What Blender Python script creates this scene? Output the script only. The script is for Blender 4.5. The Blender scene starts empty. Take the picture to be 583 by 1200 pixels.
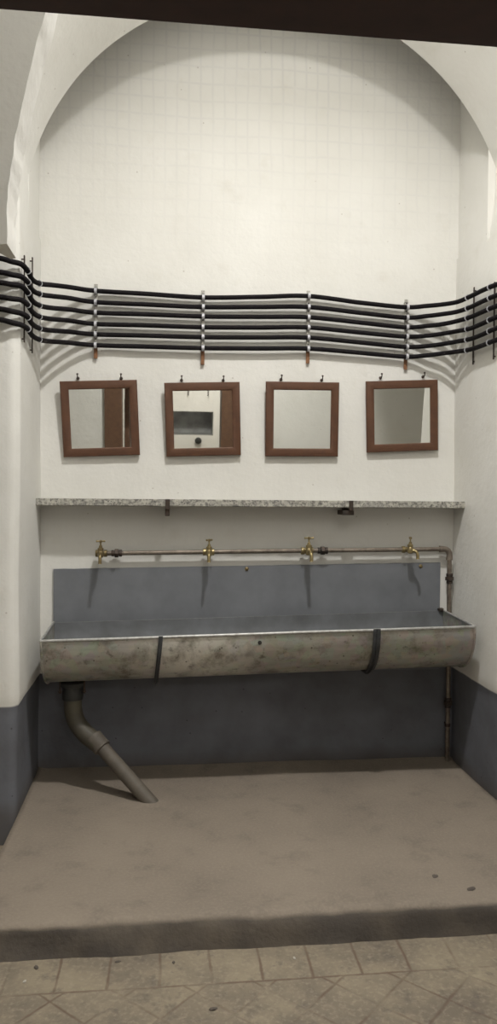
import bpy, bmesh, math, random
from mathutils import Vector, Matrix, noise, Euler
random.seed(7)
C = bpy.context.scene.collection
PI = math.pi
R = math.radians

# ------------------------------------------------------------------ camera, world, lights, exposure
def make_camera():
    cam = bpy.data.cameras.new('camera')
    o = bpy.data.objects.new('camera', cam); C.objects.link(o)
    yaw, pitch, roll = R(6.365), R(1.274), R(0.5)
    f = Vector((math.sin(yaw)*math.cos(pitch), math.cos(yaw)*math.cos(pitch), -math.sin(pitch)))
    r0 = Vector((math.cos(yaw), -math.sin(yaw), 0)); u0 = r0.cross(f)
    r = math.cos(roll)*r0 + math.sin(roll)*u0
    u = -math.sin(roll)*r0 + math.cos(roll)*u0
    m = Matrix((r, u, -f)).transposed().to_4x4()
    m.translation = Vector((0, -4.08, 1.45))
    o.matrix_world = m
    cam.sensor_fit = 'VERTICAL'; cam.sensor_height = 24.0
    cam.lens = 24.0*900/1200
    cam.clip_start = 0.02
    bpy.context.scene.camera = o
make_camera()
w = bpy.data.worlds.new('world'); bpy.context.scene.world = w; w.use_nodes = True
w.node_tree.nodes['Background'].inputs[0].default_value = (0.02, 0.02, 0.02, 1)
def lamp(name, loc, power, col, size):
    l = bpy.data.lights.new(name, 'POINT'); l.energy = power; l.color = col; l.shadow_soft_size = size
    o = bpy.data.objects.new(name, l); C.objects.link(o); o.location = loc
LAMP = (0.57, -1.92, 4.34)
lamp('vault_lamp', LAMP, 31, (1.0, 0.985, 0.955), 0.07)      # bare bulb part of the vault lamp
a = bpy.data.lights.new('vault_lamp_downlight', 'AREA'); a.shape = 'DISK'; a.size = 0.16; a.energy = 50; a.spread = R(136); a.color = (1.0, 0.985, 0.955)
ao = bpy.data.objects.new('vault_lamp_downlight', a); C.objects.link(ao); ao.location = LAMP   # shines downwards
lamp('corridor_lamp', (0.5, -5.0, 2.35), 42, (1.0, 0.96, 0.90), 0.08)
a = bpy.data.lights.new('entrance_fill', 'AREA'); a.shape = 'DISK'; a.size = 0.5; a.energy = 6; a.color = (1.0, 0.975, 0.925)
ao = bpy.data.objects.new('entrance_fill', a); C.objects.link(ao); ao.location = (0.65, -3.02, 3.0)   # unseen fill light added to brighten the entrance bay and lift shadows
vs = bpy.context.scene.view_settings
vs.view_transform = 'Standard'; vs.look = 'None'; vs.exposure = 0.0; vs.gamma = 1.0; vs.use_curve_mapping = False

# ------------------------------------------------------------------ material helpers
class Mat:
    def __init__(s, name, rough=0.6, metal=0.0, col=(0.5, 0.5, 0.5), spec=0.5):
        s.m = bpy.data.materials.new(name); s.m.use_nodes = True
        s.nt = s.m.node_tree; s.b = s.nt.nodes['Principled BSDF']
        s.b.inputs['Roughness'].default_value = rough
        s.b.inputs['Metallic'].default_value = metal
        s.b.inputs['Specular IOR Level'].default_value = spec
        s.b.inputs['Base Color'].default_value = (*col, 1)
        s.tc = s.nt.nodes.new('ShaderNodeTexCoord'); s.co = s.tc.outputs['Object']
    def n(s, t, **kw):
        x = s.nt.nodes.new(t)
        for k, v in kw.items(): setattr(x, k, v)
        return x
    def link(s, a, b): s.nt.links.new(a, b)
    def scaled(s, sc):
        x = s.n('ShaderNodeMapping'); s.link(s.co, x.inputs[0]); x.inputs['Scale'].default_value = sc
        return x.outputs[0]
    def noise(s, scale, detail=4, rough=0.55, vec=None):
        x = s.n('ShaderNodeTexNoise'); s.link(vec or s.co, x.inputs['Vector'])
        x.inputs['Scale'].default_value = scale; x.inputs['Detail'].default_value = detail
        x.inputs['Roughness'].default_value = rough
        return x.outputs['Fac']
    def voronoi(s, scale, feature='F1', vec=None, out='Distance'):
        x = s.n('ShaderNodeTexVoronoi', feature=feature); s.link(vec or s.co, x.inputs['Vector'])
        x.inputs['Scale'].default_value = scale
        return x.outputs[out]
    def ramp(s, fac, stops):
        x = s.n('ShaderNodeValToRGB'); s.link(fac, x.inputs[0]); e = x.color_ramp.elements
        while len(e) < len(stops): e.new(0.5)
        for i, (p, c) in enumerate(stops):
            e[i].position = p; e[i].color = (*c, 1) if hasattr(c, '__len__') else (c, c, c, 1)
        return x.outputs[0]
    def mix(s, fac, a, b, blend='MIX'):
        x = s.n('ShaderNodeMix', data_type='RGBA', blend_type=blend)
        for k, v in ((0, fac), (6, a), (7, b)):
            if hasattr(v, 'node'): s.link(v, x.inputs[k])
            elif hasattr(v, '__len__'): x.inputs[k].default_value = (*v, 1)
            else: x.inputs[k].default_value = v
        return x.outputs[2]
    def math(s, op, a, b=0.0, c=None, clamp=False):
        x = s.n('ShaderNodeMath', operation=op, use_clamp=clamp)
        for k, v in ((0, a), (1, b), (2, c)):
            if v is None: continue
            if hasattr(v, 'node'): s.link(v, x.inputs[k])
            else: x.inputs[k].default_value = v
        return x.outputs[0]
    def xyz(s):
        x = s.n('ShaderNodeSeparateXYZ'); s.link(s.co, x.inputs[0]); return x.outputs
    def color(s, c): s.link(c, s.b.inputs['Base Color'])
    def rough(s, c): s.link(c, s.b.inputs['Roughness'])
    def bump(s, h, strength=0.3, dist=0.01):
        x = s.n('ShaderNodeBump'); x.inputs['Strength'].default_value = strength; x.inputs['Distance'].default_value = dist
        s.link(h, x.inputs['Height']); s.link(x.outputs[0], s.b.inputs['Normal'])

WHITE = (0.80, 0.79, 0.755)
def plaster(name, dado=None, ghost=False, shelfstain=False, col=WHITE):
    m = Mat(name, 0.85, spec=0.2)
    big = m.noise(1.6, 5); fine = m.noise(38, 5); mid = m.noise(7, 4)
    c = m.mix(m.ramp(big, [(0.3, 0), (0.72, 1)]), col, tuple(v*k for v, k in zip(col, (0.90, 0.895, 0.88))))
    c = m.mix(m.ramp(mid, [(0.58, 0), (0.8, 0.5)]), c, tuple(v*k for v, k in zip(col, (0.84, 0.82, 0.78))))
    sp = m.voronoi(11, vec=None)
    c = m.mix(m.ramp(sp, [(0.03, 0.5), (0.055, 0)]), c, (0.36, 0.31, 0.26))
    X = m.xyz()
    if ghost:   # small tiles that show through the limewash high on the wall
        cx = m.n('ShaderNodeCombineXYZ'); m.link(m.math('ADD', X[0], m.math('MULTIPLY_ADD', m.noise(3, 2), 0.03, -0.015)), cx.inputs[0]); m.link(m.math('ADD', X[2], m.math('MULTIPLY_ADD', m.noise(2.5, 3), 0.04, -0.02)), cx.inputs[1])
        br = m.n('ShaderNodeTexBrick'); m.link(cx.outputs[0], br.inputs['Vector'])
        br.offset = 0.0; br.inputs['Scale'].default_value = 1.0
        br.inputs['Brick Width'].default_value = 0.062; br.inputs['Row Height'].default_value = 0.088
        br.inputs['Mortar Size'].default_value = 0.010; br.inputs['Mortar Smooth'].default_value = 1.0
        up = m.n('ShaderNodeMapRange'); m.link(X[2], up.inputs[0])
        up.inputs[1].default_value = 2.7; up.inputs[2].default_value = 3.8; up.inputs[3].default_value = 0.02; up.inputs[4].default_value = 0.17
        f = m.math('MULTIPLY', br.outputs['Fac'], up.outputs[0])
        f = m.math('MULTIPLY', f, m.ramp(m.noise(3.1, 3), [(0.3, 0.25), (0.65, 1)]))
        c = m.mix(f, c, (0.36, 0.36, 0.42))
    if dado is not None:
        wob = m.math('MULTIPLY_ADD', m.noise(3.0, 3), 0.03, -0.015)
        z = m.math('ADD', X[2], wob)
        f = m.ramp(m.math('SUBTRACT', z, dado - 0.5), [(0.497, 1), (0.503, 0)])
        g = m.mix(m.ramp(m.noise(5, 5), [(0.35, 0), (0.7, 1)]), (0.165, 0.172, 0.195), (0.125, 0.128, 0.142))
        g = m.mix(m.ramp(m.voronoi(16), [(0.05, 0.6), (0.08, 0)]), g, (0.05, 0.045, 0.04))
        # darker and browner towards the floor
        g = m.mix(m.ramp(m.math('ADD', X[2], m.math('MULTIPLY', m.noise(9, 4), 0.08)), [(0.05, 0.55), (0.13, 0)]), g, (0.10, 0.085, 0.07))
        c = m.mix(f, c, g)
    m.color(c)
    h = m.math('ADD', m.math('MULTIPLY', fine, 0.35), m.math('MULTIPLY', mid, 1.3))
    m.bump(h, 0.35, 0.012)
    return m.m
M = {}
M['wall_back'] = plaster('painted_back_wall', 0.51, True)
M['wall_side'] = plaster('painted_side_wall', 0.51)
M['white'] = plaster('limewash')

def concrete():
    m = Mat('worn_concrete', 0.8, spec=0.25)
    a = (0.265, 0.222, 0.178); b = (0.205, 0.172, 0.14); d = (0.145, 0.12, 0.10)
    c = m.mix(m.ramp(m.noise(1.5, 6, 0.6), [(0.35, 0), (0.68, 1)]), a, b)
    c = m.mix(m.ramp(m.noise(6, 6, 0.65), [(0.55, 0), (0.8, 0.7)]), c, d)
    c = m.mix(m.ramp(m.noise(90, 2), [(0.45, 0), (0.75, 0.35)]), c, (0.32, 0.275, 0.22))
    X = m.xyz()
    # dirty, worn step face; shade of grazing light put into the darker colour
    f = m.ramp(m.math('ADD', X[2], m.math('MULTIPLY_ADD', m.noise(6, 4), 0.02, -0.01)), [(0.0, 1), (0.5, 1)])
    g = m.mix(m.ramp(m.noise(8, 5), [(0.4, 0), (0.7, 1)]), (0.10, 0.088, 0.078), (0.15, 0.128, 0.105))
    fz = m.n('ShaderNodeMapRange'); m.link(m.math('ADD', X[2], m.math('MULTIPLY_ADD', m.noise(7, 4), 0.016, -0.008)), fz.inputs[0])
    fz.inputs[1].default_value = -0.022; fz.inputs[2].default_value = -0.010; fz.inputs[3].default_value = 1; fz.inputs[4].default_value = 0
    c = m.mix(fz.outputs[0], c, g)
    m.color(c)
    m.bump(m.math('ADD', m.noise(60, 5), m.math('MULTIPLY', m.noise(9, 4), 1.5)), 0.35, 0.008)
    return m.m
M['concrete'] = concrete()

def tiles():
    m = Mat('old_floor_tiles', 0.7, spec=0.3)
    X = m.xyz(); T = 0.158
    def cell(v):
        fr = m.math('FRACT', v); return m.math('SUBTRACT', 0.5, m.math('ABSOLUTE', m.math('SUBTRACT', fr, 0.5)))
    wx = m.math('ADD', X[0], m.math('MULTIPLY_ADD', m.noise(4, 2), 0.016, -0.008))
    u = m.math('DIVIDE', m.math('ADD', wx, m.math('ADD', X[1], 0.03)), T*1.41421)
    v = m.math('DIVIDE', m.math('SUBTRACT', wx, m.math('ADD', X[1], 0.03)), T*1.41421)
    diag = m.math('MINIMUM', cell(u), cell(v))
    s = m.math('DIVIDE', wx, 0.165); straight = cell(s)
    yb = m.math('ADD', X[1], m.math('MULTIPLY_ADD', m.noise(3, 2), 0.012, -0.006))
    isb = m.math('GREATER_THAN', yb, -1.668)
    bl = m.math('DIVIDE', m.math('ABSOLUTE', m.math('ADD', yb, 1.668)), T)
    d = m.math('MINIMUM', m.math('ADD', m.math('MULTIPLY', straight, isb), m.math('MULTIPLY', diag, m.math('SUBTRACT', 1.0, isb))), bl)
    joint = m.ramp(m.math('ADD', d, m.math('MULTIPLY_ADD', m.noise(40, 3), 0.03, -0.015)), [(0.008, 1), (0.04, 0)])
    wn = m.n('ShaderNodeTexWhiteNoise', noise_dimensions='3D'); cb = m.n('ShaderNodeCombineXYZ')
    m.link(m.math('FLOOR', m.math('MULTIPLY', u, m.math('SUBTRACT', 1.0, isb))), cb.inputs[0])
    m.link(m.math('FLOOR', m.math('MULTIPLY', v, m.math('SUBTRACT', 1.0, isb))), cb.inputs[1])
    m.link(cb.outputs[0], wn.inputs[0])
    c = m.mix(wn.outputs[0], (0.31, 0.262, 0.185), (0.245, 0.205, 0.15))
    c = m.mix(m.ramp(m.noise(4.5, 6, 0.65), [(0.40, 0), (0.66, 0.95)]), c, (0.17, 0.142, 0.11))
    c = m.mix(m.ramp(m.noise(14, 5, 0.7), [(0.54, 0), (0.70, 0.8)]), c, (0.125, 0.104, 0.088))
    c = m.mix(m.ramp(m.noise(70, 3), [(0.5, 0), (0.75, 0.5)]), c, (0.36, 0.31, 0.23))
    c = m.mix(m.math('MULTIPLY', joint, m.ramp(m.noise(5.3, 3), [(0.38, 0.0), (0.62, 0.8)])), c, (0.13, 0.085, 0.062))
    m.color(c)
    m.bump(m.math('SUBTRACT', m.math('MULTIPLY', m.noise(30, 5), 0.5), joint), 0.4, 0.004)
    return m.m
M['tiles'] = tiles()

def stone():
    m = Mat('speckled_stone', 0.55)
    c = m.mix(m.ramp(m.noise(55, 6, 0.7), [(0.40, 0), (0.58, 1)]), (0.17, 0.165, 0.15), (0.52, 0.50, 0.44))
    c = m.mix(m.ramp(m.voronoi(70), [(0.15, 0.9), (0.32, 0)]), c, (0.09, 0.085, 0.08))
    c = m.mix(m.ramp(m.noise(9, 4), [(0.52, 0), (0.7, 0.55)]), c, (0.26, 0.25, 0.23))
    m.color(c); m.bump(m.noise(90, 3), 0.2, 0.004); return m.m
M['stone'] = stone()

def galv(name, dark=1.0):
    m = Mat(name, 0.5, 0.55)
    st = m.scaled((1.0, 6, 6))
    base = m.mix(m.ramp(m.noise(2.6, 5, 0.6, st), [(0.35, 0), (0.7, 1)]), tuple(v*dark for v in (0.315, 0.31, 0.275)), tuple(v*dark for v in (0.46, 0.455, 0.41)))
    v = m.voronoi(26, out='Color')
    base = m.mix(0.07, base, v, 'OVERLAY')
    # pale limescale on the middle left of the basin, brown stains elsewhere
    X = m.xyz()
    g = m.math('SUBTRACT', 1.0, m.math('MULTIPLY', m.math('ABSOLUTE', m.math('SUBTRACT', X[0], -0.36)), 2.6), clamp=True)
    base = m.mix(m.math('MULTIPLY', g, m.ramp(m.noise(9, 5, 0.7), [(0.28, 0), (0.5, 0.9)])), base, (0.78, 0.76, 0.70))
    base = m.mix(m.ramp(m.noise(7, 6, 0.7), [(0.50, 0), (0.68, 0.75)]), base, (0.15, 0.135, 0.10))
    base = m.mix(m.ramp(m.noise(24, 5, 0.7), [(0.58, 0), (0.72, 0.7)]), base, (0.10, 0.088, 0.065))
    base = m.mix(m.ramp(m.voronoi(19), [(0.06, 0.8), (0.1, 0)]), base, (0.07, 0.06, 0.05))
    m.color(base)
    m.rough(m.ramp(m.noise(12, 4), [(0.3, 0.38), (0.7, 0.62)]))
    m.bump(m.noise(14, 3), 0.15, 0.006); return m.m
M['galv'] = galv('galvanised_steel', 1.12)

def simple(name, col, rough=0.5, metal=0.0, var=0.25, scale=30, bump=0.1, col2=None, spec=0.5):
    m = Mat(name, rough, metal, spec=spec)
    c2 = col2 or tuple(v*(1-var*1.6) for v in col)
    m.color(m.mix(m.ramp(m.noise(scale, 5, 0.6), [(0.35, 0), (0.7, 1)]), col, c2))
    if bump: m.bump(m.noise(scale*2, 4), bump, 0.003)
    return m.m
M['panel'] = simple('blue_grey_sheet', (0.205, 0.215, 0.235), 0.62, 0.15, scale=4, col2=(0.155, 0.163, 0.18), bump=0.05)
M['inside'] = simple('grey_stained_basin_inside', (0.20, 0.21, 0.225), 0.6, 0.2, scale=6, col2=(0.13, 0.135, 0.14))
M['rim'] = simple('bare_rim_steel', (0.50, 0.50, 0.49), 0.45, 0.5, scale=40, col2=(0.30, 0.29, 0.27))
M['cable'] = simple('black_cable_sheath', (0.013, 0.011, 0.013), 0.8, spec=0.15, scale=60)
M['rail'] = simple('zinc_rail', (0.55, 0.54, 0.50), 0.5, 0.4, scale=70, col2=(0.25, 0.235, 0.21))
M['rust'] = simple('rusty_rail_end', (0.26, 0.125, 0.06), 0.8, 0.1, scale=60)
M['hole'] = simple('slot_shadow_black', (0.03, 0.027, 0.025), 0.9)
M['clip'] = simple('pale_cable_clip', (0.62, 0.62, 0.66), 0.45, 0.2, scale=50)
M['brass'] = simple('aged_brass', (0.30, 0.235, 0.12), 0.42, 0.8, scale=45, col2=(0.17, 0.13, 0.07))
M['brasslight'] = simple('worn_brass', (0.38, 0.31, 0.16), 0.38, 0.75, scale=45, col2=(0.26, 0.20, 0.10))
M['pipe'] = simple('painted_steel_pipe', (0.26, 0.22, 0.18), 0.5, 0.45, scale=26, col2=(0.12, 0.095, 0.075))
M['iron'] = simple('dark_iron', (0.05, 0.043, 0.038), 0.6, 0.5, scale=30, col2=(0.09, 0.06, 0.045))
M['strap'] = simple('grey_flat_steel', (0.085, 0.09, 0.095), 0.5, 0.5, scale=30)
M['drain'] = simple('old_drain_pipe', (0.095, 0.085, 0.058), 0.6, 0.0, scale=9, col2=(0.06, 0.052, 0.04))
M['drainlow'] = simple('lower_drain_pipe', (0.125, 0.108, 0.086), 0.65, 0.0, scale=12, col2=(0.085, 0.072, 0.058))
M['drainblack'] = simple('black_rubber_collar', (0.03, 0.03, 0.028), 0.6, scale=20)
M['flake'] = simple('dark_flake', (0.11, 0.09, 0.075), 0.8)
M['paleflake'] = simple('pale_plaster_flake', (0.5, 0.46, 0.4), 0.8)
M['hatch'] = simple('dark_grey_metal_recess', (0.42, 0.43, 0.43), 0.5, 0.0, scale=6, col2=(0.25, 0.25, 0.25))

def wood(name, a, b, rough=0.45):
    m = Mat(name, rough)
    v = m.scaled((3, 3, 3))
    m.color(m.mix(m.ramp(m.noise(9, 5, 0.6, v), [(0.35, 0), (0.7, 1)]), a, b))
    m.bump(m.noise(50, 3), 0.08, 0.003); return m.m
M['frame'] = wood('brown_painted_frame', (0.112, 0.047, 0.022), (0.085, 0.036, 0.018), 0.6)
M['door'] = wood('brown_painted_door', (0.15, 0.08, 0.045), (0.11, 0.058, 0.034), 0.5)
M['lintel'] = wood('shaded_brown_lintel', (0.045, 0.018, 0.014), (0.032, 0.013, 0.010), 0.6)  # door brown darkened: the lintel's lack of light is put into the colour
M['mirror'] = Mat('mirror_glass', 0.015, 1.0, (0.93, 0.94, 0.91)).m

# ------------------------------------------------------------------ mesh helpers
def obj(name, bm, mat, parent=None, smooth=True, loc=None, angle=0.7):
    me = bpy.data.meshes.new(name)
    bmesh.ops.remove_doubles(bm, verts=bm.verts, dist=1e-6)
    bmesh.ops.recalc_face_normals(bm, faces=bm.faces)
    if smooth:
        for f in bm.faces: f.smooth = True
        for e in bm.edges:
            if len(e.link_faces) == 2 and e.calc_face_angle(0) > angle: e.smooth = False
    bm.to_mesh(me); bm.free()
    for k in (mat if isinstance(mat, (list, tuple)) else [mat]): me.materials.append(k)
    o = bpy.data.objects.new(name, me); C.objects.link(o)
    if parent: o.parent = parent
    if loc: o.location = loc
    return o
def tag(o, label=None, cat=None, group=None, kind=None):
    for k, v in (('label', label), ('category', cat), ('group', group), ('kind', kind)):
        if v: o[k] = v
    return o
def thing(name, label, cat, loc=(0, 0, 0), rot=(0, 0, 0), group=None):
    o = bpy.data.objects.new(name, None); C.objects.link(o); o.empty_display_size = 0.05
    o.location = loc; o.rotation_euler = rot
    return tag(o, label, cat, group)
def struct(o): o['kind'] = 'structure'; return o
def box(bm, lo, hi, bev=0.0, seg=2, mi=0):
    t = bmesh.new()
    bmesh.ops.create_cube(t, size=1)
    lo = Vector(lo); hi = Vector(hi)
    for v in t.verts: v.co = Vector(((v.co.x+.5)*(hi.x-lo.x)+lo.x, (v.co.y+.5)*(hi.y-lo.y)+lo.y, (v.co.z+.5)*(hi.z-lo.z)+lo.z))
    if bev: bmesh.ops.bevel(t, geom=t.edges[:], offset=bev, segments=seg, affect='EDGES', profile=0.5)
    merge(bm, t, mi)
def merge(bm, t, mi=0, mat=None):
    vm = {}
    for v in t.verts: vm[v] = bm.verts.new(mat @ v.co if mat else v.co)
    for f in t.faces:
        try:
            g = bm.faces.new([vm[v] for v in f.verts]); g.material_index = mi; g.smooth = f.smooth
        except ValueError: pass
    t.free()
def catmull(P, n=8):
    P = [Vector(p) for p in P]; Q = [2*P[0]-P[1]] + P + [2*P[-1]-P[-2]]; out = []
    for i in range(1, len(Q)-2):
        a, b, c, d = Q[i-1:i+3]
        for k in range(n):
            t = k/n
            out.append(0.5*((2*b) + (c-a)*t + (2*a-5*b+4*c-d)*t*t + (3*b-a-3*c+d)*t**3))
    out.append(P[-1]); return out
def tube(bm, P, r, seg=14, cap=True, mi=0):
    P = [Vector(p) for p in P]; n = len(P)
    rr = r if hasattr(r, '__len__') else [r]*n
    T = [(P[min(i+1, n-1)]-P[max(i-1, 0)]).normalized() for i in range(n)]
    up = Vector((0, 0, 1)) if abs(T[0].z) < 0.9 else Vector((1, 0, 0))
    N = (up - T[0]*up.dot(T[0])).normalized(); rings = []
    for i in range(n):
        N = (N - T[i]*N.dot(T[i])).normalized(); B = T[i].cross(N)
        rings.append([bm.verts.new(P[i] + (N*math.cos(a)+B*math.sin(a))*rr[i]) for a in [2*PI*k/seg for k in range(seg)]])
    for a, b in zip(rings, rings[1:]):
        for k in range(seg):
            f = bm.faces.new((a[k], a[(k+1) % seg], b[(k+1) % seg], b[k])); f.material_index = mi
    if cap:
        for q in (rings[0], rings[-1]):
            f = bm.faces.new(q); f.material_index = mi
def lathe(bm, prof, p, axis=(0, 0, 1), seg=20, mi=0):
    """prof: list of (radius, distance along axis)"""
    ax = Vector(axis).normalized(); p = Vector(p)
    q = ax.to_track_quat('Z', 'Y')
    rings = []
    for r, h in prof:
        rings.append([bm.verts.new(p + q @ Vector((max(r, 1e-4)*math.cos(2*PI*k/seg), max(r, 1e-4)*math.sin(2*PI*k/seg), h))) for k in range(seg)])
    for a, b in zip(rings, rings[1:]):
        for k in range(seg):
            f = bm.faces.new((a[k], a[(k+1) % seg], b[(k+1) % seg], b[k])); f.material_index = mi
    for a in (rings[0], rings[-1]): 
        f = bm.faces.new(a); f.material_index = mi
def wob(p, amp=0.006, s=1.4):
    v = noise.noise_vector(Vector(p)*s); u = noise.noise_vector(Vector(p)*s*4+Vector((5, 3, 1)))
    return Vector(p) + v*amp + u*amp*0.3
def grid_surf(bm, fn, nu, nv, amp=0.005, mi=0):
    V = [[bm.verts.new(wob(fn(i/nu, j/nv), amp)) for j in range(nv+1)] for i in range(nu+1)]
    for i in range(nu):
        for j in range(nv):
            f = bm.faces.new((V[i][j], V[i+1][j], V[i+1][j+1], V[i][j+1])); f.material_index = mi
def poly_path(P, rcorner=0.0, n=6):
    """2D polyline with rounded interior corners"""
    P = [Vector((p[0], p[1])) for p in P]; out = [P[0]]
    for i in range(1, len(P)-1):
        a = (P[i-1]-P[i]).normalized(); b = (P[i+1]-P[i]).normalized()
        s, e = P[i]+a*rcorner, P[i]+b*rcorner
        for k in range(n+1):
            t = k/n; out.append(s*(1-t)**2 + P[i]*2*t*(1-t) + e*t*t)
    out.append(P[-1]); return out
def resample(P, step):
    out = [P[0]]
    for a, b in zip(P, P[1:]):
        n = max(1, int((b-a).length/step))
        for k in range(1, n+1): out.append(a+(b-a)*k/n)
    return out
def wall_sweep(bm, P, z0, z1, step=0.05, amp=0.006, extra=None):
    P = resample(P, step); nz = int((z1-z0)/step)
    V = []
    for p in P:
        col = []
        for j in range(nz+1):
            z = z0+(z1-z0)*j/nz; q = Vector((p.x, p.y, z))
            if extra: q = extra(q)
            col.append(bm.verts.new(wob(q, amp)))
        V.append(col)
    for a, b in zip(V, V[1:]):
        for j in range(nz): bm.faces.new((a[j], b[j], b[j+1], a[j+1]))

XL, XR, XC = -0.640, 1.600, 0.49      # side walls of the niche
YP, YA, YV = -0.615, -0.33, -2.36     # pier face, rear arris of the arch, front end of the vault
ZS = 2.67                             # springing
FL = -0.11                            # lower floor

# ------------------------------------------------------------------ setting
def flare(y, z):      # the right wall leans out a little above the springing
    t = min(1, max(0, (z-2.45)/0.6)); return 0.065*t*t*(3-2*t)*min(1, max(0, -y/0.35))
def flare_q(q): return q+Vector((flare(q.y, q.z), 0, 0))
bm = bmesh.new()
def back_fn(u, v):
    x = XL-0.03+(XR-XL+0.06)*u; z = FL+(4.30-FL)*v; y = 0.0
    return Vector((x, y, z))
grid_surf(bm, back_fn, 120, 230)
struct(obj('wall_back', bm, M['wall_back'], angle=3))
def bulge(q):   # limewash skin stands a little proud of the grey dado
    if q.z > 0.49:
        t = min(1, (q.z-0.49)/0.03); k = 0.008*math.sin(t*PI/2)
        if q.x < 0.5: q = q+Vector((k if q.y > YP+0.02 else 0, -k if q.y < YP+0.1 else 0, 0))
        else: q = q+Vector((-k if q.y > YP+0.02 else 0, -k if q.y < YP+0.1 else 0, 0))
    return q
bm = bmesh.new(); wall_sweep(bm, poly_path([(XL, 0.02), (XL, YP), (-1.90, YP)], 0.045), FL, 2.75, 0.03, extra=bulge)
wall_sweep(bm, [Vector((XL, 0.02)), Vector((XL, YA-0.3))], 2.70, 4.30)
struct(obj('wall_left', bm, M['wall_side'], angle=3))
bm = bmesh.new(); wall_sweep(bm, poly_path([(XR, 0.02), (XR, YP), (2.75, YP)], 0.045), FL, 2.75, 0.03, extra=lambda q: flare_q(bulge(q)))
wall_sweep(bm, [Vector((XR, 0.02)), Vector((XR, YA-0.02))], 2.70, 4.30, extra=flare_q)
struct(obj('wall_right', bm, M['wall_side'], angle=3))

# vault: from the arris of the niche arch it opens towards the front
def vault_pt(y, th):
    t = (y-YA)/(YV-YA)
    a = 1.209+t*0.10; b = 1.209+t*1.05; cx = 0.535-t*0.04
    x = cx-a*math.cos(th); z = ZS+b*math.sin(th)
    return Vector((min(max(x, XL), XR+flare(y, z)), y, z))
bm = bmesh.new()
grid_surf(bm, lambda u, v: vault_pt(YA+(YV-YA)*u, PI*v), 40, 110, 0.004)
# rear face of the arch ring, up to the flat top of the niche
nn = 110; lo = [bm.verts.new(wob(vault_pt(YA, PI*i/nn), 0.004)) for i in range(nn+1)]
hi = [bm.verts.new(Vector((v.co.x, YA, 4.30))) for v in lo]
for i in range(nn): bm.faces.new((lo[i], lo[i+1], hi[i+1], hi[i]))
struct(obj('ceiling', bm, M['white'], angle=0.6))
bm = bmesh.new(); box(bm, (XL-.03, YA-0.02, 4.28), (XR+.03, 0.03, 4.36)); struct(obj('ceiling', bm, M['white'], smooth=False))
bm = bmesh.new(); box(bm, (-1.95, YV+0.08, ZS+0.02), (XL-0.005, YP+0.03, ZS+0.10)); box(bm, (XR+0.02, YV+0.08, ZS+0.02), (2.8, YP+0.03, ZS+0.10))
struct(obj('ceiling', bm, M['white'], smooth=False))
# near arch wall between niche bay and entrance bay
prof = [(-0.40, 2.085), (-0.398, 2.216), (-0.384, 2.324), (-0.357, 2.466), (-0.31, 2.662), (-0.215, 2.95), (-0.05, 3.32), (0.16, 3.66), (0.35, 3.88), (0.55, 3.98)]
cp = [p for p in catmull([(a, 0, b) for a, b in prof], 7)]
half = [Vector((p.x, p.z)) for p in cp]
YN = -2.42; K = (4.08+YN)/(4.08-2.05); half = [Vector((p.x*K, 1.45+(p.y-1.45)*(K if p.y < 2.7 else K+(1.15-K)*min(1, (p.y-2.7)/1.2)))) for p in half]
full = half + [Vector((1.10-p.x, p.y)) for p in reversed(half[:-1])]
rag = lambda i: Vector((0.004*noise.noise(Vector((i*0.35, 3, 0))), 0.003*noise.noise(Vector((i*0.4, 9, 0)))))
full = [p+rag(i) for i, p in enumerate(full)]
zb = half[0].y; xb = half[0].x
edge = [Vector((-1.95, zb+0.03)), Vector((-1.2, zb+0.03)), Vector((xb-0.21, zb+0.028)), Vector((xb-0.09, zb+0.026)), Vector((xb-0.035, zb+0.010)), Vector((xb-0.012, zb-0.002))] + full + [Vector((1.10-xb+0.03, zb+0.005)), Vector((1.6, zb+0.03)), Vector((2.8, zb+0.03))]
bm = bmesh.new(); outline = edge+[Vector((2.8, 5.0)), Vector((-1.95, 5.0))]
fa = [bm.verts.new((p.x, YN+0.10, p.y)) for p in outline]; fb = [bm.verts.new((p.x, YN, p.y)) for p in outline]
bm.faces.new(fa); bm.faces.new(list(reversed(fb)))
for i in range(len(outline)): k = (i+1) % len(outline); bm.faces.new((fa[i], fa[k], fb[k], fb[i]))
bm.normal_update(); bmesh.ops.triangulate(bm, faces=[f for f in bm.faces if len(f.verts) > 4])
struct(obj('wall_front', bm, M['white'], angle=0.8))
# entrance bay: side walls, ceiling
bm = bmesh.new()
box(bm, (-2.00, -3.40, FL), (-1.90, YP+0.02, 5.1)); struct(obj('wall_west', bm, M['white'], smooth=False))
bm = bmesh.new()
box(bm, (2.75, -3.40, FL), (2.85, YP+0.02, 5.1)); struct(obj('wall_east', bm, M['white'], smooth=False))
bm = bmesh.new()
box(bm, (-2.0, -3.42, 5.0), (2.85, -2.3, 5.1)); struct(obj('ceiling', bm, M['white'], smooth=False))
DX0, DX1, DZ = -0.36, 0.56, 1.967
bm = bmesh.new()
box(bm, (-2.0, -3.40, FL), (-0.50, -3.25, 5.05)); box(bm, (0.76, -3.40, FL), (2.85, -3.25, 5.05)); box(bm, (-0.50, -3.40, 2.09), (0.76, -3.25, 5.05))
struct(obj('wall_door', bm, M['white'], smooth=False))
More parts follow.
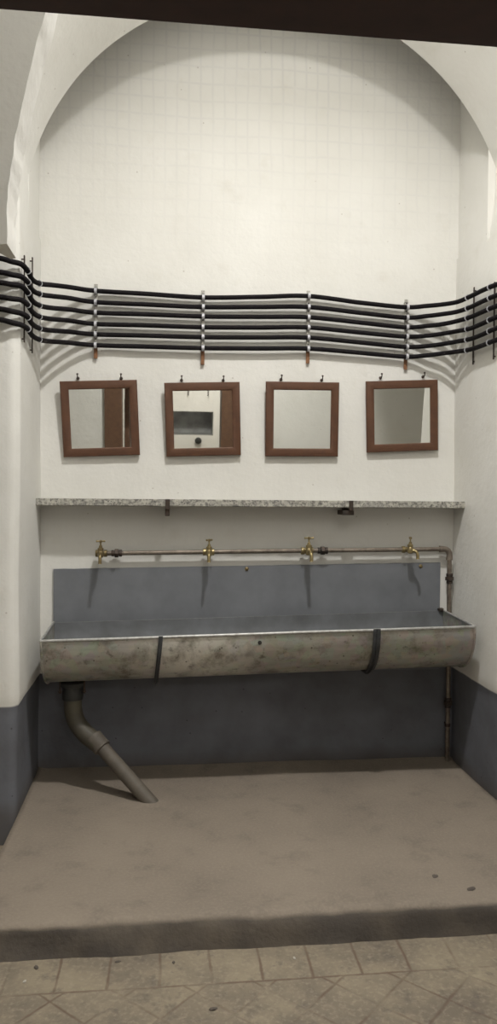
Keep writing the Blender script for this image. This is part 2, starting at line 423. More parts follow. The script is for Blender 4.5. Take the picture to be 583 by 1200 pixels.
# door frame and open leaf
dr = bpy.data.objects.new('door_1', None); C.objects.link(dr); dr.location = (0.1, -3.3, FL); struct(dr)
L = lambda a: (a[0]-0.1, a[1]+3.3, a[2]-FL)
bm = bmesh.new()
box(bm, L((-0.52, -3.43, FL)), L((DX0, -3.22, DZ+0.16)), 0.004); box(bm, L((DX1, -3.43, FL)), L((0.78, -3.22, DZ+0.16)), 0.004)
obj('door_frame', bm, M['door'], dr, False)
bm = bmesh.new(); box(bm, L((DX0, -3.43, DZ)), L((DX1, -3.22, DZ+0.16)), 0.003); obj('door_lintel', bm, M['lintel'], dr, False)
bm = bmesh.new()
box(bm, L((-0.345, -4.25, FL+0.01)), L((-0.300, -3.46, DZ-0.005)), 0.003)
for z0, z1 in ((0.1, 0.85), (1.0, 1.8)):
    for x0, x1 in ((-0.352, -0.345), (-0.300, -0.293)): box(bm, L((x0, -4.15, z0)), L((x1, -3.56, z1)), 0.002)
obj('door_leaf', bm, M['door'], dr, False)
# corridor behind the camera (seen in the second mirror)
bm = bmesh.new()
box(bm, (-1.5, -6.45, FL), (-0.30, -6.3, 2.7)); box(bm, (0.70, -6.45, FL), (1.9, -6.3, 2.7)); box(bm, (-0.30, -6.45, FL), (0.70, -6.3, 1.23)); box(bm, (-0.30, -6.45, 1.55), (0.70, -6.3, 2.7))
struct(obj('wall_corridor', bm, M['white'], smooth=False))
bm = bmesh.new(); box(bm, (-1.6, -6.45, FL), (-1.5, -3.40, 2.7)); box(bm, (1.9, -6.45, FL), (2.0, -3.40, 2.7)); struct(obj('wall_corridor', bm, M['white'], smooth=False))
bm = bmesh.new(); box(bm, (-1.6, -6.45, 2.65), (2.0, -3.40, 2.75)); struct(obj('ceiling', bm, M['white'], smooth=False))
bm = bmesh.new()
box(bm, (-0.33, -6.75, 1.20), (0.73, -6.72, 1.58)); box(bm, (-0.33, -6.72, 1.20), (0.73, -6.44, 1.228)); box(bm, (-0.33, -6.72, 1.552), (0.73, -6.44, 1.58))
box(bm, (-0.33, -6.72, 1.228), (-0.302, -6.44, 1.552)); box(bm, (0.702, -6.72, 1.228), (0.73, -6.44, 1.552))
struct(obj('trim_1', bm, M['hatch'], smooth=False))
bm = bmesh.new(); lathe(bm, [(0.018, -0.01), (0.018, 0.02), (0.034, 0.025), (0.045, 0.04), (0.04, 0.058), (0.02, 0.066)], (0.50, -6.30, 1.165), (0, 1, 0))
tag(obj('round_knob', bm, M['drainblack']), 'black round knob on the white wall reflected in the second mirror from the left', 'knob')  # black knob added to give the dark dot in the second mirror

for x in (0.36, 0.62):
    bm = bmesh.new(); tube(bm, catmull([(x, -6.31, 1.86), (x, -6.27, 1.86), (x, -6.24, 1.83), (x, -6.23, 1.80), (x, -6.24, 1.77), (x, -6.27, 1.765)], 4), 0.006, 8)
    tag(obj('coat_hook', bm, M['iron']), 'left small dark hook on the wall reflected in the second mirror' if x < 0.5 else 'right small dark hook on the wall reflected in the second mirror', 'hook', 'hooks on the reflected wall')
# floors
bm = bmesh.new(); box(bm, (-2.05, -6.5, FL-0.1), (2.9, YP+0.1, FL)); struct(obj('floor', bm, M['tiles'], smooth=False))
bm = bmesh.new()
prof = [(0.02, 0.0)] + [(0.0-0.03*k, 0.0) for k in range(48)] + [(-1.442, -0.001), (-1.452, -0.004), (-1.462, -0.010), (-1.469, -0.020), (-1.474, -0.035), (-1.479, -0.06), (-1.484, -0.09), (-1.490, FL-0.005)]
nx = 90; V = []
for i in range(nx+1):
    x = XL+(XR-XL)*i/nx; row = []
    for y, z in prof:
        yy = y; zz = z
        g = math.exp(-(((x-0.10)/0.085)**2+((y+0.56)/0.06)**2)); zz += 0.010*g
        # mortar heaped round the drain pipe
        zz += 0.012*math.exp(-(((x+0.03)/0.07)**2+((y+0.47)/0.06)**2))
        zz += 0.010*math.exp(-(y/0.035)**2) + 0.008*math.exp(-((x-XL)/0.03)**2)*(1 if z > -0.005 else 0)
        if y < -1.43:
            yy += 0.010*noise.noise(Vector((x*4, 1, z*9))) + 0.004*noise.noise(Vector((x*22, 3, z*30)))
            zz += 0.004*noise.noise(Vector((x*9, 2, 0)))*(1 if z > -0.03 else 0)
        if z > -0.02: zz += 0.004*noise.noise(Vector((x*2.2, y*2.2, 4)))
        row.append(bm.verts.new((x, yy, zz)))
    V.append(row)
for i in range(nx):
    for j in range(len(prof)-1): bm.faces.new((V[i][j], V[i][j+1], V[i+1][j+1], V[i+1][j]))
for row in (V[0], V[-1]):     # side cheeks of the platform
    b = [bm.verts.new((v.co.x, v.co.y, FL-0.005)) for v in row]
    for j in range(len(row)-1): bm.faces.new((row[j], row[j+1], b[j+1], b[j]))
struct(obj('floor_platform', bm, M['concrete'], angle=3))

# ------------------------------------------------------------------ splash panel
t = thing('splash_panel', 'large flat blue-grey sheet on the wall behind and above the trough', 'panel', (0.477, -0.006, 0.50))
bm = bmesh.new(); ring = []
nxp = 40
top = [(-0.564+2.082*i/nxp, 1.056+0.032*i/nxp+0.002*noise.noise(Vector((i*.7, 0, 0)))) for i in range(nxp+1)]
fr, bk = [], []
for yy, lst in ((-0.0125, fr), (-0.002, bk)):
    for x, z in top: lst.append((bm.verts.new((x-0.477, yy+0.006, z-0.50)), bm.verts.new((x-0.477, yy+0.006, 0.0))))
for l in (fr, bk):
    for (a, b), (c, d) in zip(l, l[1:]): bm.faces.new((a, b, d, c))
for (a, b), (c, d), (e, f), (g, h) in zip(fr, fr[1:], bk, bk[1:]): bm.faces.new((a, c, g, e)); bm.faces.new((b, d, h, f))
for k in (0, -1): bm.faces.new((fr[k][0], fr[k][1], bk[k][1], bk[k][0]))
obj('sheet', bm, M['panel'], t, False)
for x, z in ((0.447, 1.055), (1.406, 1.068)):
    bm = bmesh.new(); lathe(bm, [(0.004, 0), (0.011, 0.001), (0.010, 0.005), (0.004, 0.008)], (x-0.477, -0.006, z-0.50), (0, -1, 0), 12)
    obj('screw', bm, M['brass'], t)

# ------------------------------------------------------------------ stone shelf and its irons
bm = bmesh.new()
box(bm, (-0.640, -0.160, 1.388), (1.606, 0.01, 1.424), 0.0)
bmesh.ops.subdivide_edges(bm, edges=[e for e in bm.edges if abs(e.verts[0].co.x-e.verts[1].co.x) > 1], cuts=90)
for v in bm.verts:
    if v.co.y < 0: v.co += Vector((0, 0.004*noise.noise(v.co*13), 0.0022*noise.noise(v.co*17)))
bmesh.ops.bevel(bm, geom=[e for e in bm.edges if e.calc_face_angle(0) > 0.8], offset=0.004, segments=2, affect='EDGES')
tag(obj('stone_shelf', bm, M['stone']), 'long grey speckled stone shelf under the four mirrors', 'shelf')
def shelf_bracket(x, label, boxy):
    t = thing('shelf_bracket', label, 'bracket', (x, 0, 1.385), group=None)
    bm = bmesh.new()
    box(bm, (-0.011, -0.168, -0.012), (0.011, 0.012, -0.001), 0.001); box(bm, (-0.011, -0.170, -0.012), (0.011, -0.162, 0.040), 0.001)
    obj('arm', bm, M['iron'], t, False)
    bm = bmesh.new()
    if boxy: box(bm, (-0.040, -0.150, -0.036), (0.020, -0.02, -0.012), 0.003)
    else: box(bm, (-0.013, -0.160, -0.046), (0.010, -0.02, -0.012), 0.003)
    obj('support_block', bm, M['iron'], t, False)
shelf_bracket(0.024, 'left iron bracket with narrow block under the speckled stone shelf', False)
shelf_bracket(0.975, 'right iron bracket with wider box-like block under the speckled stone shelf', True)

# ------------------------------------------------------------------ mirrors and their nails
def mirror(label, c, w_, h_, roll, tilt, trap=0.0):
    """c: middle of the bottom edge"""
    t = thing('mirror', label, 'mirror', c, group='square mirrors above the stone shelf')
    t.rotation_euler = (tilt, roll, 0)
    bw = 0.043
    prof = [(0, 0.000), (0, -0.014), (0.004, -0.019), (0.012, -0.021), (0.030, -0.021), (0.039, -0.018), (bw, -0.013), (bw, 0.0)]
    bm = bmesh.new(); P = [(-w_/2, 0), (w_/2, 0), (w_/2, h_), (-w_/2, h_)]; S = [(1, 1), (-1, 1), (-1, -1), (1, -1)]
    rings = [[bm.verts.new((px+sx*d, y, pz+sz*d)) for d, y in prof] for (px, pz), (sx, sz) in zip(P, S)]
    for i in range(4):
        a, b = rings[i], rings[(i+1) % 4]
        for k in range(len(prof)-1): bm.faces.new((a[k], b[k], b[k+1], a[k+1]))
        bm.faces.new((a[-1], b[-1], b[0], a[0]))
    obj('frame', bm, M['frame'], t, True, angle=0.5)
    bm = bmesh.new(); box(bm, (-w_/2+bw-0.004, -0.010, bw-0.004), (w_/2-bw+0.004, -0.004, h_-bw+0.004)); obj('mirror_glass', bm, M['mirror'], t, False)
    bm = bmesh.new(); box(bm, (-w_/2+bw-0.006, -0.004, bw-0.006), (w_/2-bw+0.006, -0.0005, h_-bw+0.006)); obj('backing', bm, M['iron'], t, False)
    return t
TL = R(4.6)
mirror('leftmost square brown-framed mirror, tilted, reflecting brown wood on its right side', (-0.317, -0.010, 1.646), 0.392, 0.388, -R(2.6), TL)
mirror('second brown-framed mirror from the left, reflecting a dark band and a black knob', (0.213, -0.010, 1.654), 0.394, 0.384, -R(2.1), TL)
mirror('third brown-framed mirror from the left, all white reflection, hanging straight', (0.737, -0.010, 1.659), 0.394, 0.394, -R(0.6), TL)
mirror('rightmost brown-framed mirror, below the bent cables near the right corner', (1.293, -0.010, 1.694), 0.397, 0.381, -R(2.8), TL)
names = ['leftmost', 'second', 'third', 'rightmost']
def nail(x, z, label):
    bm = bmesh.new()
    tube(bm, catmull([(0, 0.012, 0), (0, -0.018, -0.001), (0, -0.030, 0.001), (0, -0.036, 0.010), (0, -0.034, 0.018)], 5), 0.0028, 8)
    lathe(bm, [(0.003, 0), (0.0085, 0.001), (0.0085, 0.004), (0.003, 0.005)], (0, -0.004, 0), (0, -1, 0), 12)
    lathe(bm, [(0.002, 0), (0.006, 0.002), (0.005, 0.007), (0.001, 0.009)], (0, -0.034, 0.014), (0, 0, 1), 10)
    o = obj('wall_hook', bm, M['iron'], loc=(x, 0, z)); tag(o, label, 'hook', 'hooks above the mirrors')
for i, (xa, za, xb, zb) in enumerate([(-0.443, 2.047, -0.221, 2.052), (0.093, 2.050, 0.313, 2.055), (0.623, 2.068, 0.844, 2.070), (1.168, 2.090, 1.406, 2.102)]):
    nail(xa, za, f'small dark hook above the left corner of the {names[i]} mirror' + (' from the left' if 0 < i < 3 else ''))
    nail(xb, zb, f'small dark hook above the right corner of the {names[i]} mirror' + (' from the left' if 0 < i < 3 else ''))

# ------------------------------------------------------------------ the six cables
XY = [(-1.85,-.66),(-1.2,-.66),(-.78,-.66),(-.70,-.66),(-.655,-.655),(-.62,-.62),(-.605,-.55),(-.60,-.45),(-.585,-.33),(-.55,-.2),(-.48,-.11),(-.35,-.036),(-.1,-.034),(.2,-.034),(.5,-.034),(.76,-.034),(1.05,-.034),(1.29,-.036),(1.40,-.075),(1.48,-.11),(1.53,-.18),(1.555,-.29),(1.56,-.43),(1.565,-.56),(1.60,-.65),(1.75,-.665),(2.70,-.665)]
CZ = [[2.459, 2.456, 2.446, 2.446, 2.437, 2.426, 2.442, 2.472, 2.489, 2.494, 2.489, 2.481, 2.495, 2.509, 2.484, 2.469, 2.47, 2.473, 2.471, 2.473, 2.467, 2.457],
[2.398, 2.397, 2.39, 2.392, 2.388, 2.379, 2.392, 2.418, 2.434, 2.436, 2.434, 2.431, 2.442, 2.451, 2.43, 2.413, 2.416, 2.422, 2.42, 2.418, 2.413, 2.406],
[2.356, 2.353, 2.348, 2.351, 2.341, 2.33, 2.338, 2.36, 2.377, 2.382, 2.383, 2.382, 2.39, 2.397, 2.378, 2.361, 2.363, 2.369, 2.371, 2.367, 2.361, 2.355],
[2.294, 2.291, 2.287, 2.291, 2.288, 2.279, 2.285, 2.306, 2.321, 2.324, 2.326, 2.326, 2.334, 2.343, 2.325, 2.311, 2.311, 2.318, 2.318, 2.309, 2.304, 2.302],
[2.243, 2.24, 2.233, 2.233, 2.233, 2.224, 2.23, 2.25, 2.265, 2.271, 2.273, 2.274, 2.282, 2.289, 2.272, 2.256, 2.256, 2.263, 2.264, 2.255, 2.25, 2.25],
[2.196, 2.194, 2.185, 2.183, 2.181, 2.171, 2.177, 2.196, 2.21, 2.215, 2.216, 2.217, 2.224, 2.231, 2.217, 2.203, 2.206, 2.213, 2.211, 2.202, 2.196, 2.194]]
cl = ['topmost of the six black cables running across the wall above the mirrors', 'second black cable from the top in the row of six',
      'third black cable from the top in the row of six', 'fourth black cable from the top, third from the bottom of six',
      'fifth black cable from the top, just above the lowest one', 'lowest of the six black cables, nearest to the mirrors']
cable_curves = []
for i in range(6):
    z = CZ[i]; z = [z[0], z[0]] + z + [z[-1]]*3
    P = [(x, y, zz) for (x, y), zz in zip(XY, z)]
    cv = catmull(P, 8); cable_curves.append(cv)
    bm = bmesh.new(); tube(bm, cv, 0.0118, 12)
    tag(obj('cable', bm, M['cable']), cl[i], 'cable', 'black cables along the wall')
def cable_at(i, key):
    return min(cable_curves[i], key=key)
# perforated rails with saddle clips
def rail(x, y, z0, z1, ang, label, grp, key, slim=False):
    """vertical strip standing off the wall; ang: outward direction of the strip"""
    t = thing('cable_rail', label, 'cable rail', (x, y, z0), (0, 0, ang), grp)
    h = z1-z0; wd = 0.0045 if slim else 0.0095
    bm = bmesh.new(); box(bm, (-wd, -0.006, 0.075 if not slim else 0.03), (wd, 0.0, h), 0.0012, 1)
    box(bm, (-wd, -0.006, h-0.02), (wd, 0.030, h-0.016))
    obj('rail_strip', bm, M['rail'] if not slim else M['iron'], t, False)
    bm = bmesh.new(); box(bm, (-wd, -0.006, 0), (wd, 0.0, 0.075 if not slim else 0.03), 0.0012, 1)
    box(bm, (-wd*.7, -0.004, 0.012), (wd*.7, 0.030, 0.018))
    tag(obj('rail_end', bm, M['rust'] if not slim else M['iron'], t, False), 'rusty brown lower end of the strip' if not slim else None)
    if not slim:
        for k in range(7):
            zz = 0.090+k*(h-0.1)/6.6
            bm = bmesh.new(); lathe(bm, [(0.0035, 0), (0.0035, 0.0012)], (0, -0.0062, zz+0.012), (0, -1, 0), 8)
            obj('slot', bm, M['hole'], t)
    mi = Matrix.Translation((x, y, z0)) @ Matrix.Rotation(ang, 4, 'Z'); inv = mi.inverted()
    for i in range(6):
        c = cable_at(i, key); l = inv @ c
        zc = l.z; yc = l.y
        bm = bmesh.new(); rr = 0.0135; seg = []
        for k in range(13):
            a = -PI*0.62+PI*1.24*k/12
            seg.append((rr*math.cos(a), rr*math.sin(a)))
        W = 0.0068 if not slim else 0.004
        prev = None
        for cy, cz in seg:
            q = [bm.verts.new((s*W, yc-cy*1.0*k, zc+cz*k)) for k in (1.0, 1.16) for s in (-1, 1)]
            if prev:
                bm.faces.new((prev[0], prev[1], q[1], q[0])); bm.faces.new((prev[2], prev[3], q[3], q[2]))
                bm.faces.new((prev[0], prev[2], q[2], q[0])); bm.faces.new((prev[1], prev[3], q[3], q[1]))
            else: bm.faces.new((q[0], q[1], q[3], q[2]))
            prev = q
        bm.faces.new((prev[0], prev[1], prev[3], prev[2]))
        obj('clip', bm, M['clip'], t)
for x, z0, z1, nm in ((-0.352, 2.149, 2.534, 'leftmost pale strip clamping the cables flat on the back wall, above the leftmost mirror'),
                      (0.203, 2.133, 2.522, 'pale cable strip above the second mirror from the left, rusty lower end'),
                      (0.765, 2.155, 2.542, 'pale cable strip above the third mirror from the left, rusty lower end'),
                      (1.304, 2.136, 2.516, 'pale cable strip above the rightmost mirror, rusty lower end')):
    rail(x, -0.013, z0, z1, 0, nm, 'pale strips holding the cables on the back wall', lambda p, x=x: abs(p.x-x)+(9 if p.y < -0.3 else 0))
rail(-0.622, -0.555, 2.120, 2.505, R(90), 'thin dark rod clamping the cables at the outer edge of the left wall', 'thin rods holding the cables on the side walls', lambda p: abs(p.y+0.555)+(9 if p.x > 0 else 0), True)
rail(-0.622, -0.345, 2.110, 2.56, R(90), 'thin dark rod clamping the cables on the left wall nearer the back corner', 'thin rods holding the cables on the side walls', lambda p: abs(p.y+0.345)+(9 if p.x > 0 else 0), True)
rail(1.586, -0.262, 2.131, 2.527, R(-90), 'thin dark rod clamping the cables on the right wall beside the back corner', 'thin rods holding the cables on the side walls', lambda p: abs(p.y+0.262)+(9 if p.x < 0 else 0), True)
rail(1.586, -0.510, 2.114, 2.486, R(-90), 'thin dark rod clamping the cables at the very right edge of the photo', 'thin rods holding the cables on the side walls', lambda p: abs(p.y+0.510)+(9 if p.x < 0 else 0), True)

# ------------------------------------------------------------------ water pipe
def pz(x): return 1.1405+(x+0.32)*0.0130
PY = -0.045
t = thing('water_pipe', 'thin brown-grey water pipe along the wall, turning down at the right end', 'pipe', (0.6, 0, 0))
Lp = lambda p: (p[0]-0.6, p[1], p[2])
bm = bmesh.new(); tube(bm, [Lp((-0.30, PY, pz(-0.30))), Lp((0.6, PY, pz(0.6)+0.001)), Lp((1.525, PY, pz(1.525)))], 0.0120, 16); obj('horizontal_pipe', bm, M['pipe'], t)
bm = bmesh.new(); tube(bm, [Lp((1.556, PY, 1.130)), Lp((1.560, PY, 0.6)), Lp((1.560, PY, 0.0))], 0.0125, 16); obj('vertical_pipe', bm, M['pipe'], t)
bm = bmesh.new()
zt = pz(1.525)
pts = [(1.500, PY, zt), (1.525, PY, zt)] + [(1.525+0.031*math.sin(a), PY, zt-0.031+0.031*math.cos(a)) for a in [PI/2*k/6 for k in range(1, 7)]] + [(1.556, PY, zt-0.06)]
rr = [0.0185]+[0.016]*(len(pts)-2)+[0.0185]
tube(bm, [Lp(p) for p in pts], rr, 16); obj('elbow', bm, M['pipe'], t)
def union(p, ax, name='union_nut'):
    bm = bmesh.new()
    lathe(bm, [(0.0135, -0.028), (0.0165, -0.027), (0.0165, -0.014), (0.0145, -0.013)], p, ax, 16)
    lathe(bm, [(0.015, -0.012), (0.0245, -0.010), (0.0245, 0.008), (0.015, 0.010)], p, ax, 6)
    lathe(bm, [(0.0145, 0.011), (0.018, 0.012), (0.018, 0.026), (0.0135, 0.028)], p, ax, 16)
    obj(name, bm, M['iron'], t, angle=0.5)
union(Lp((-0.237, PY, pz(-0.237))), (1, 0, 0)); union(Lp((0.852, PY, pz(0.852))), (1, 0, 0))
union(Lp((1.558, PY, 1.004)), (0, 0, 1)); union(Lp((1.560, PY, 0.322)), (0, 0, 1))
def pipe_clip(z):
    bm = bmesh.new()
    lathe(bm, [(0.0128, -0.008), (0.0155, -0.008), (0.0155, 0.008), (0.0128, 0.008)], Lp((1.559, PY, z)), (0, 0, 1), 16)
    tube(bm, [Lp((1.559, -0.001, z)), Lp((1.559, PY, z))], 0.004, 8); obj('pipe_clip', bm, M['iron'], t)
pipe_clip(0.74); pipe_clip(0.20)
def sleeve(x):
    bm = bmesh.new(); lathe(bm, [(0.0125, -0.02), (0.0165, -0.018), (0.0165, 0.018), (0.0125, 0.02)], Lp((x, PY, pz(x))), (1, 0, 0), 16); obj('coupling', bm, M['pipe'], t)

# taps
def tap(x, label, hrot, spout_rot, s=1.0, light=False):
    t = thing('tap', label, 'tap', (x, PY, pz(x)), group='brass taps on the water pipe')
    mt = M['brasslight'] if light else M['brass']
    bm = bmesh.new()
    lathe(bm, [(0.0165, -0.030), (0.0185, -0.028), (0.0185, -0.014), (0.0145, -0.012), (0.0145, 0.012), (0.0185, 0.014), (0.0185, 0.028), (0.0165, 0.030)], (0, 0, 0), (1, 0, 0), 16)
    tube(bm, [(0, 0, 0), (0, -0.020, 0), (0, -0.045, 0)], [0.0115, 0.010, 0.011], 14)
    lathe(bm, [(0.010, -0.018), (0.015, -0.014), (0.0165, 0), (0.015, 0.014), (0.012, 0.018), (0.015, 0.020), (0.015, 0.030), (0.009, 0.034), (0.0075, 0.044), (0.004, 0.046)], (0, -0.052, 0), (0, 0, 1), 16)
    obj('body', bm, mt, t)
    bm = bmesh.new(); q = Matrix.Translation((0, -0.052, 0)) @ Matrix.Rotation(spout_rot, 4, 'Z')
    pts = [q @ Vector(p) for p in ((0, 0, -0.002), (0, -0.022, -0.003), (0, -0.036, -0.012), (0, -0.040, -0.028), (0, -0.041, -0.046))]
    tube(bm, catmull(pts, 5), [0.0105]*6+[0.0088]*11+[0.0088]*3+[0.0105], 14); obj('spout', bm, mt, t)
    bm = bmesh.new(); tube(bm, [(0, -0.052, 0.040), (0, -0.052, 0.066)], 0.0042, 10); obj('spindle', bm, mt, t)
    bm = bmesh.new(); q = Matrix.Translation((0, -0.052, 0.066)) @ Matrix.Rotation(hrot, 4, 'Z')
    tube(bm, [q @ Vector((u, 0, 0.0)) for u in (-0.023, -0.018, -0.006, 0.006, 0.018, 0.023)], [0.0055, 0.0045, 0.004, 0.004, 0.0045, 0.0055], 10)
    lathe(bm, [(0.006, -0.007), (0.0075, -0.004), (0.0075, 0.003), (0.004, 0.006)], (0, -0.052, 0.066), (0, 0, 1), 12)
    obj('handle', bm, mt, t)
    t.scale = (s, s, s)
    return t
tap(-0.316, 'leftmost brass tap, at the free left end of the water pipe', R(12), R(0))
tap(0.240, 'second brass tap from the left, with its handle turned slightly', R(50), R(-5), light=True)
tap(0.766, 'third brass tap from the left, just left of a pipe coupling', R(4), R(8), 1.08, light=True)
tap(1.318, 'rightmost brass tap, handle end-on and spout turned to the right', R(80), R(58), light=True)

# ------------------------------------------------------------------ trough
X0, X1 = -0.557, 1.530; TLn = X1-X0; XM = (X0+X1)/2
slope = math.atan2(0.046, TLn)
tr = thing('trough_sink', 'long half-round galvanised trough sink hung across the niche', 'sink', (XM, 0, 0.786), (0, -slope, 0))
RAD = 0.2175; YCT = -0.2425
def section(r, drop=0.014, n=28, yfront=None):
    pts = [(YCT-r, 0.0), (YCT-r, -drop)]
    pts += [(YCT-r*math.cos(a), -drop-r*math.sin(a)*1.02) for a in [PI*k/n for k in range(1, n)]]
    pts += [(YCT+r, -drop), (YCT+r, 0.016)]
    return pts
so, si = section(RAD), section(RAD-0.004)
bm = bmesh.new(); nx = 80; H = TLn/2
def dent(x, y, z):
    return Vector((x, y+0.0022*noise.noise(Vector((x*3, z*6, 1)))*(1 if y < YCT else 0), z+0.0016*noise.noise(Vector((x*2.5, y*5, 7)))))
for S, sg in ((so, 0), (si, 1)):
    V = [[bm.verts.new(dent(-H+TLn*i/nx, y, z)) for y, z in S] for i in range(nx+1)]
    for i in range(nx):
        for j in range(len(S)-1): bm.faces.new((V[i][j], V[i+1][j], V[i+1][j+1], V[i][j+1])).material_index = sg
basin = obj('basin', bm, [M['galv'], M['inside']], tr)
def end_plate(x, sgn):
    bm = bmesh.new(); rim = []
    for xx in (x, x+sgn*0.006):
        rim.append([bm.verts.new((xx, y, z)) for y, z in section(RAD+0.004)])
    for l in rim: bm.faces.new(l)
    for j in range(len(rim[0])): bm.faces.new((rim[0][j], rim[0][(j+1) % len(rim[0])], rim[1][(j+1) % len(rim[0])], rim[1][j]))
    o = obj('end_plate', bm, M['galv'], tr, False)
    bm = bmesh.new(); S = section(RAD+0.003)
    tube(bm, [(x-sgn*0.001, y, z) for y, z in S], 0.0052, 8); obj('seam', bm, M['galv'], o)
    bm = bmesh.new(); tube(bm, [(x+sgn*0.002, YCT-RAD, 0.002), (x+sgn*0.002, YCT, 0.010), (x+sgn*0.002, YCT+RAD, 0.018)], 0.0065, 10); obj('rim', bm, M['rim'], o)
end_plate(-H, -1); end_plate(H, 1)
for yy, zz, nm in ((YCT-RAD-0.001, 0.002, 'front_rim'),):
    bm = bmesh.new(); tube(bm, [dent(-H-0.004+(TLn+0.008)*i/40, yy, zz) for i in range(41)], 0.0078, 12)
    obj(nm, bm, M['rim'], tr)
def strap(xt, xb, wd, name, off, lab):
    bm = bmesh.new(); prev = None; n = 30
    S = [(YCT-RAD-0.006, 0.008), (YCT-RAD-0.007, -0.014)] + [(YCT-(RAD+0.006+off*math.sin(a))*math.cos(a), -0.014-(RAD+0.006+off*math.sin(a))*math.sin(a)) for a in [PI*k/n for k in range(1, n)]] + [(YCT+RAD+0.006, -0.014), (YCT+RAD+0.010, -0.06+0.06)]
    m_ = len(S)
    for i, (y, z) in enumerate(S):
        d = min(1.0, max(0.0, -z/0.23)); xx = xt+(xb-xt)*d-XM
        nrm = Vector((0, y-YCT, z+0.014)); nrm = nrm.normalized() if nrm.length > 1e-4 else Vector((0, -1, 0))
        q = [bm.verts.new(Vector((xx+s*wd/2, y, z))+nrm*h) for h in (0, 0.005) for s in (-1, 1)]
        q += [bm.verts.new(Vector((xx+s, y, z))+nrm*h) for h in (0.004, 0.016) for s in (-0.0025, 0.0025)]
        if prev:
            for b0 in (0, 4):
                a0, a1, a2, a3 = prev[b0:b0+4]; c0, c1, c2, c3 = q[b0:b0+4]
                bm.faces.new((a0, a1, c1, c0)); bm.faces.new((a2, a3, c3, c2)); bm.faces.new((a0, a2, c2, c0)); bm.faces.new((a1, a3, c3, c1))
        prev = q
    o = obj(name, bm, M['strap'], tr); o['label'] = lab
    return o
strap(-0.006, -0.034, 0.020, 'support_strap', 0.016, 'narrow dark steel strap curving under the left part of the trough')
strap(1.035, 1.030, 0.036, 'support_strap', 0.004, 'wide dark steel strap curving under the right part of the trough')
bm = bmesh.new(); lathe(bm, [(0.0035, 0), (0.010, 0.0005), (0.009, 0.003), (0.004, 0.004)], (0.463-XM, YCT-RAD+0.001, -0.040), (0, -1, 0), 12); o = obj('hole_disc', bm, M['hole'], tr); o['label'] = 'dark hole in the front, drawn as a black disc'  # black disc painted on for the dark inside of a hole
bm = bmesh.new(); lathe(bm, [(0.05, 0.0), (0.05, 0.004), (0.038, 0.006), (0.03, 0.003)], (-0.44-XM, YCT, -0.014-RAD+0.004), (0, 0, 1), 20); obj('drain_ring', bm, M['iron'], tr)
# small stop valve at the rear right of the rim
bm = bmesh.new(); box(bm, (1.505-XM, -0.040, 0.012), (1.532-XM, -0.013, 0.030), 0.002); lathe(bm, [(0.008, 0), (0.008, 0.008), (0.004, 0.010)], (1.518-XM, -0.040, 0.022), (0, -1, 0), 10)
obj('wall_bracket', bm, M['iron'], tr)

# ------------------------------------------------------------------ drain pipe
t = thing('drain_pipe', 'old bent waste pipe running from under the left of the trough down to the floor', 'pipe', (-0.03, -0.47, 0.0))
def Ld(p): return (p[0]+0.03, p[1]+0.47, p[2])
A = Vector((-0.437, -0.245, 0.515)); B = Vector((-0.437, -0.245, 0.40)); E_ = Vector((-0.030, -0.480, -0.020))
J = Vector((-0.300, -0.322, 0.232))
bend = catmull([A, B+Vector((0, 0, 0.05)), B+Vector((0.004, -0.002, -0.02)), Vector((-0.415, -0.258, 0.326)), Vector((-0.370, -0.286, 0.277)), J], 7)
bm = bmesh.new(); tube(bm, [Ld(p) for p in bend], 0.0440, 22); obj('bend', bm, M['drain'], t)
bm = bmesh.new(); d = (E_-J).normalized(); tube(bm, [Ld(J-d*0.02), Ld(J+(E_-J)*0.5), Ld(E_)], 0.0345, 22); obj('straight_pipe', bm, M['drainlow'], t)
bm = bmesh.new(); lathe(bm, [(0.036, -0.05), (0.0450, -0.048), (0.0455, -0.030), (0.0445, -0.026), (0.0440, 0.014), (0.0455, 0.016), (0.0445, 0.024), (0.034, 0.027)], Ld(J), d, 24); obj('joint_sleeve', bm, M['drainlow'], t)
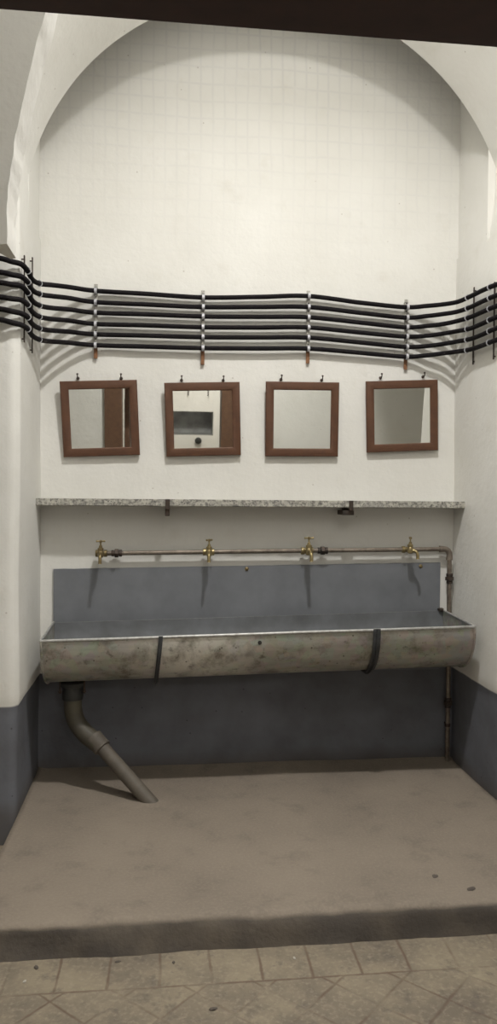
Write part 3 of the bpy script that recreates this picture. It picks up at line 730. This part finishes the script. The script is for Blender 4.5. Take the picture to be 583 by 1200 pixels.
bm = bmesh.new(); lathe(bm, [(0.040, -0.075), (0.050, -0.072), (0.052, -0.05), (0.050, -0.045), (0.050, -0.01), (0.060, -0.006), (0.062, 0.012), (0.050, 0.016)], Ld((-0.437, -0.245, 0.510)), (0, 0, 1), 26); obj('collar', bm, M['drainblack'], t)
for sx in (-0.058, 0.058):
    bm = bmesh.new(); tube(bm, [Ld((-0.437+sx, -0.245-0.02, 0.535)), Ld((-0.437+sx, -0.245-0.02, 0.47))], 0.005, 8)
    lathe(bm, [(0.009, 0), (0.009, 0.008)], Ld((-0.437+sx, -0.265, 0.475)), (0, 0, 1), 6); obj('bolt', bm, M['iron'], t)

# ------------------------------------------------------------------ crumbs on the floors
def chip(x, y, z, r, label, mat='flake', flat=0.35):
    bm = bmesh.new(); bmesh.ops.create_icosphere(bm, subdivisions=2, radius=r)
    rot = random.random()*3; 
    for v in bm.verts:
        v.co *= 1+0.45*noise.noise(v.co*(1.2/r)+Vector((x*9, y*9, 0)))
        v.co = Matrix.Rotation(rot, 3, 'Z') @ Vector((v.co.x*1.3, v.co.y*0.8, v.co.z*flat))
    o = obj('plaster_chip', bm, M[mat], loc=(x, y, z+r*flat*0.6)); tag(o, label, 'chip', 'small crumbs on the floor')
chip(1.041, -1.277, 0.0, 0.013, 'dark flake lying on the concrete platform at right, the further of two', flat=0.12)
chip(1.143, -1.380, 0.0, 0.015, 'dark flake near the platform edge at right, the nearer of two', flat=0.12)
chip(-0.405, -1.530, FL, 0.009, 'dark crumb on the tiles against the step, far left')
chip(-0.14, -1.523, FL, 0.008, 'small dark crumb against the step, between the left crumbs and the middle')
chip(0.045, -1.545, FL, 0.006, 'tiny dark crumb on the tiles below the middle of the step')
chip(-0.43, -1.60, FL, 0.006, 'tiny pale crumb on the tiles at far left', 'paleflake')
chip(0.16, -1.79, FL, 0.010, 'dark crumb on the diagonal tiles near the bottom middle of the photo')
chip(0.45, -1.56, FL, 0.006, 'tiny pale crumb on the tiles at the foot of the step, right of middle', 'paleflake')
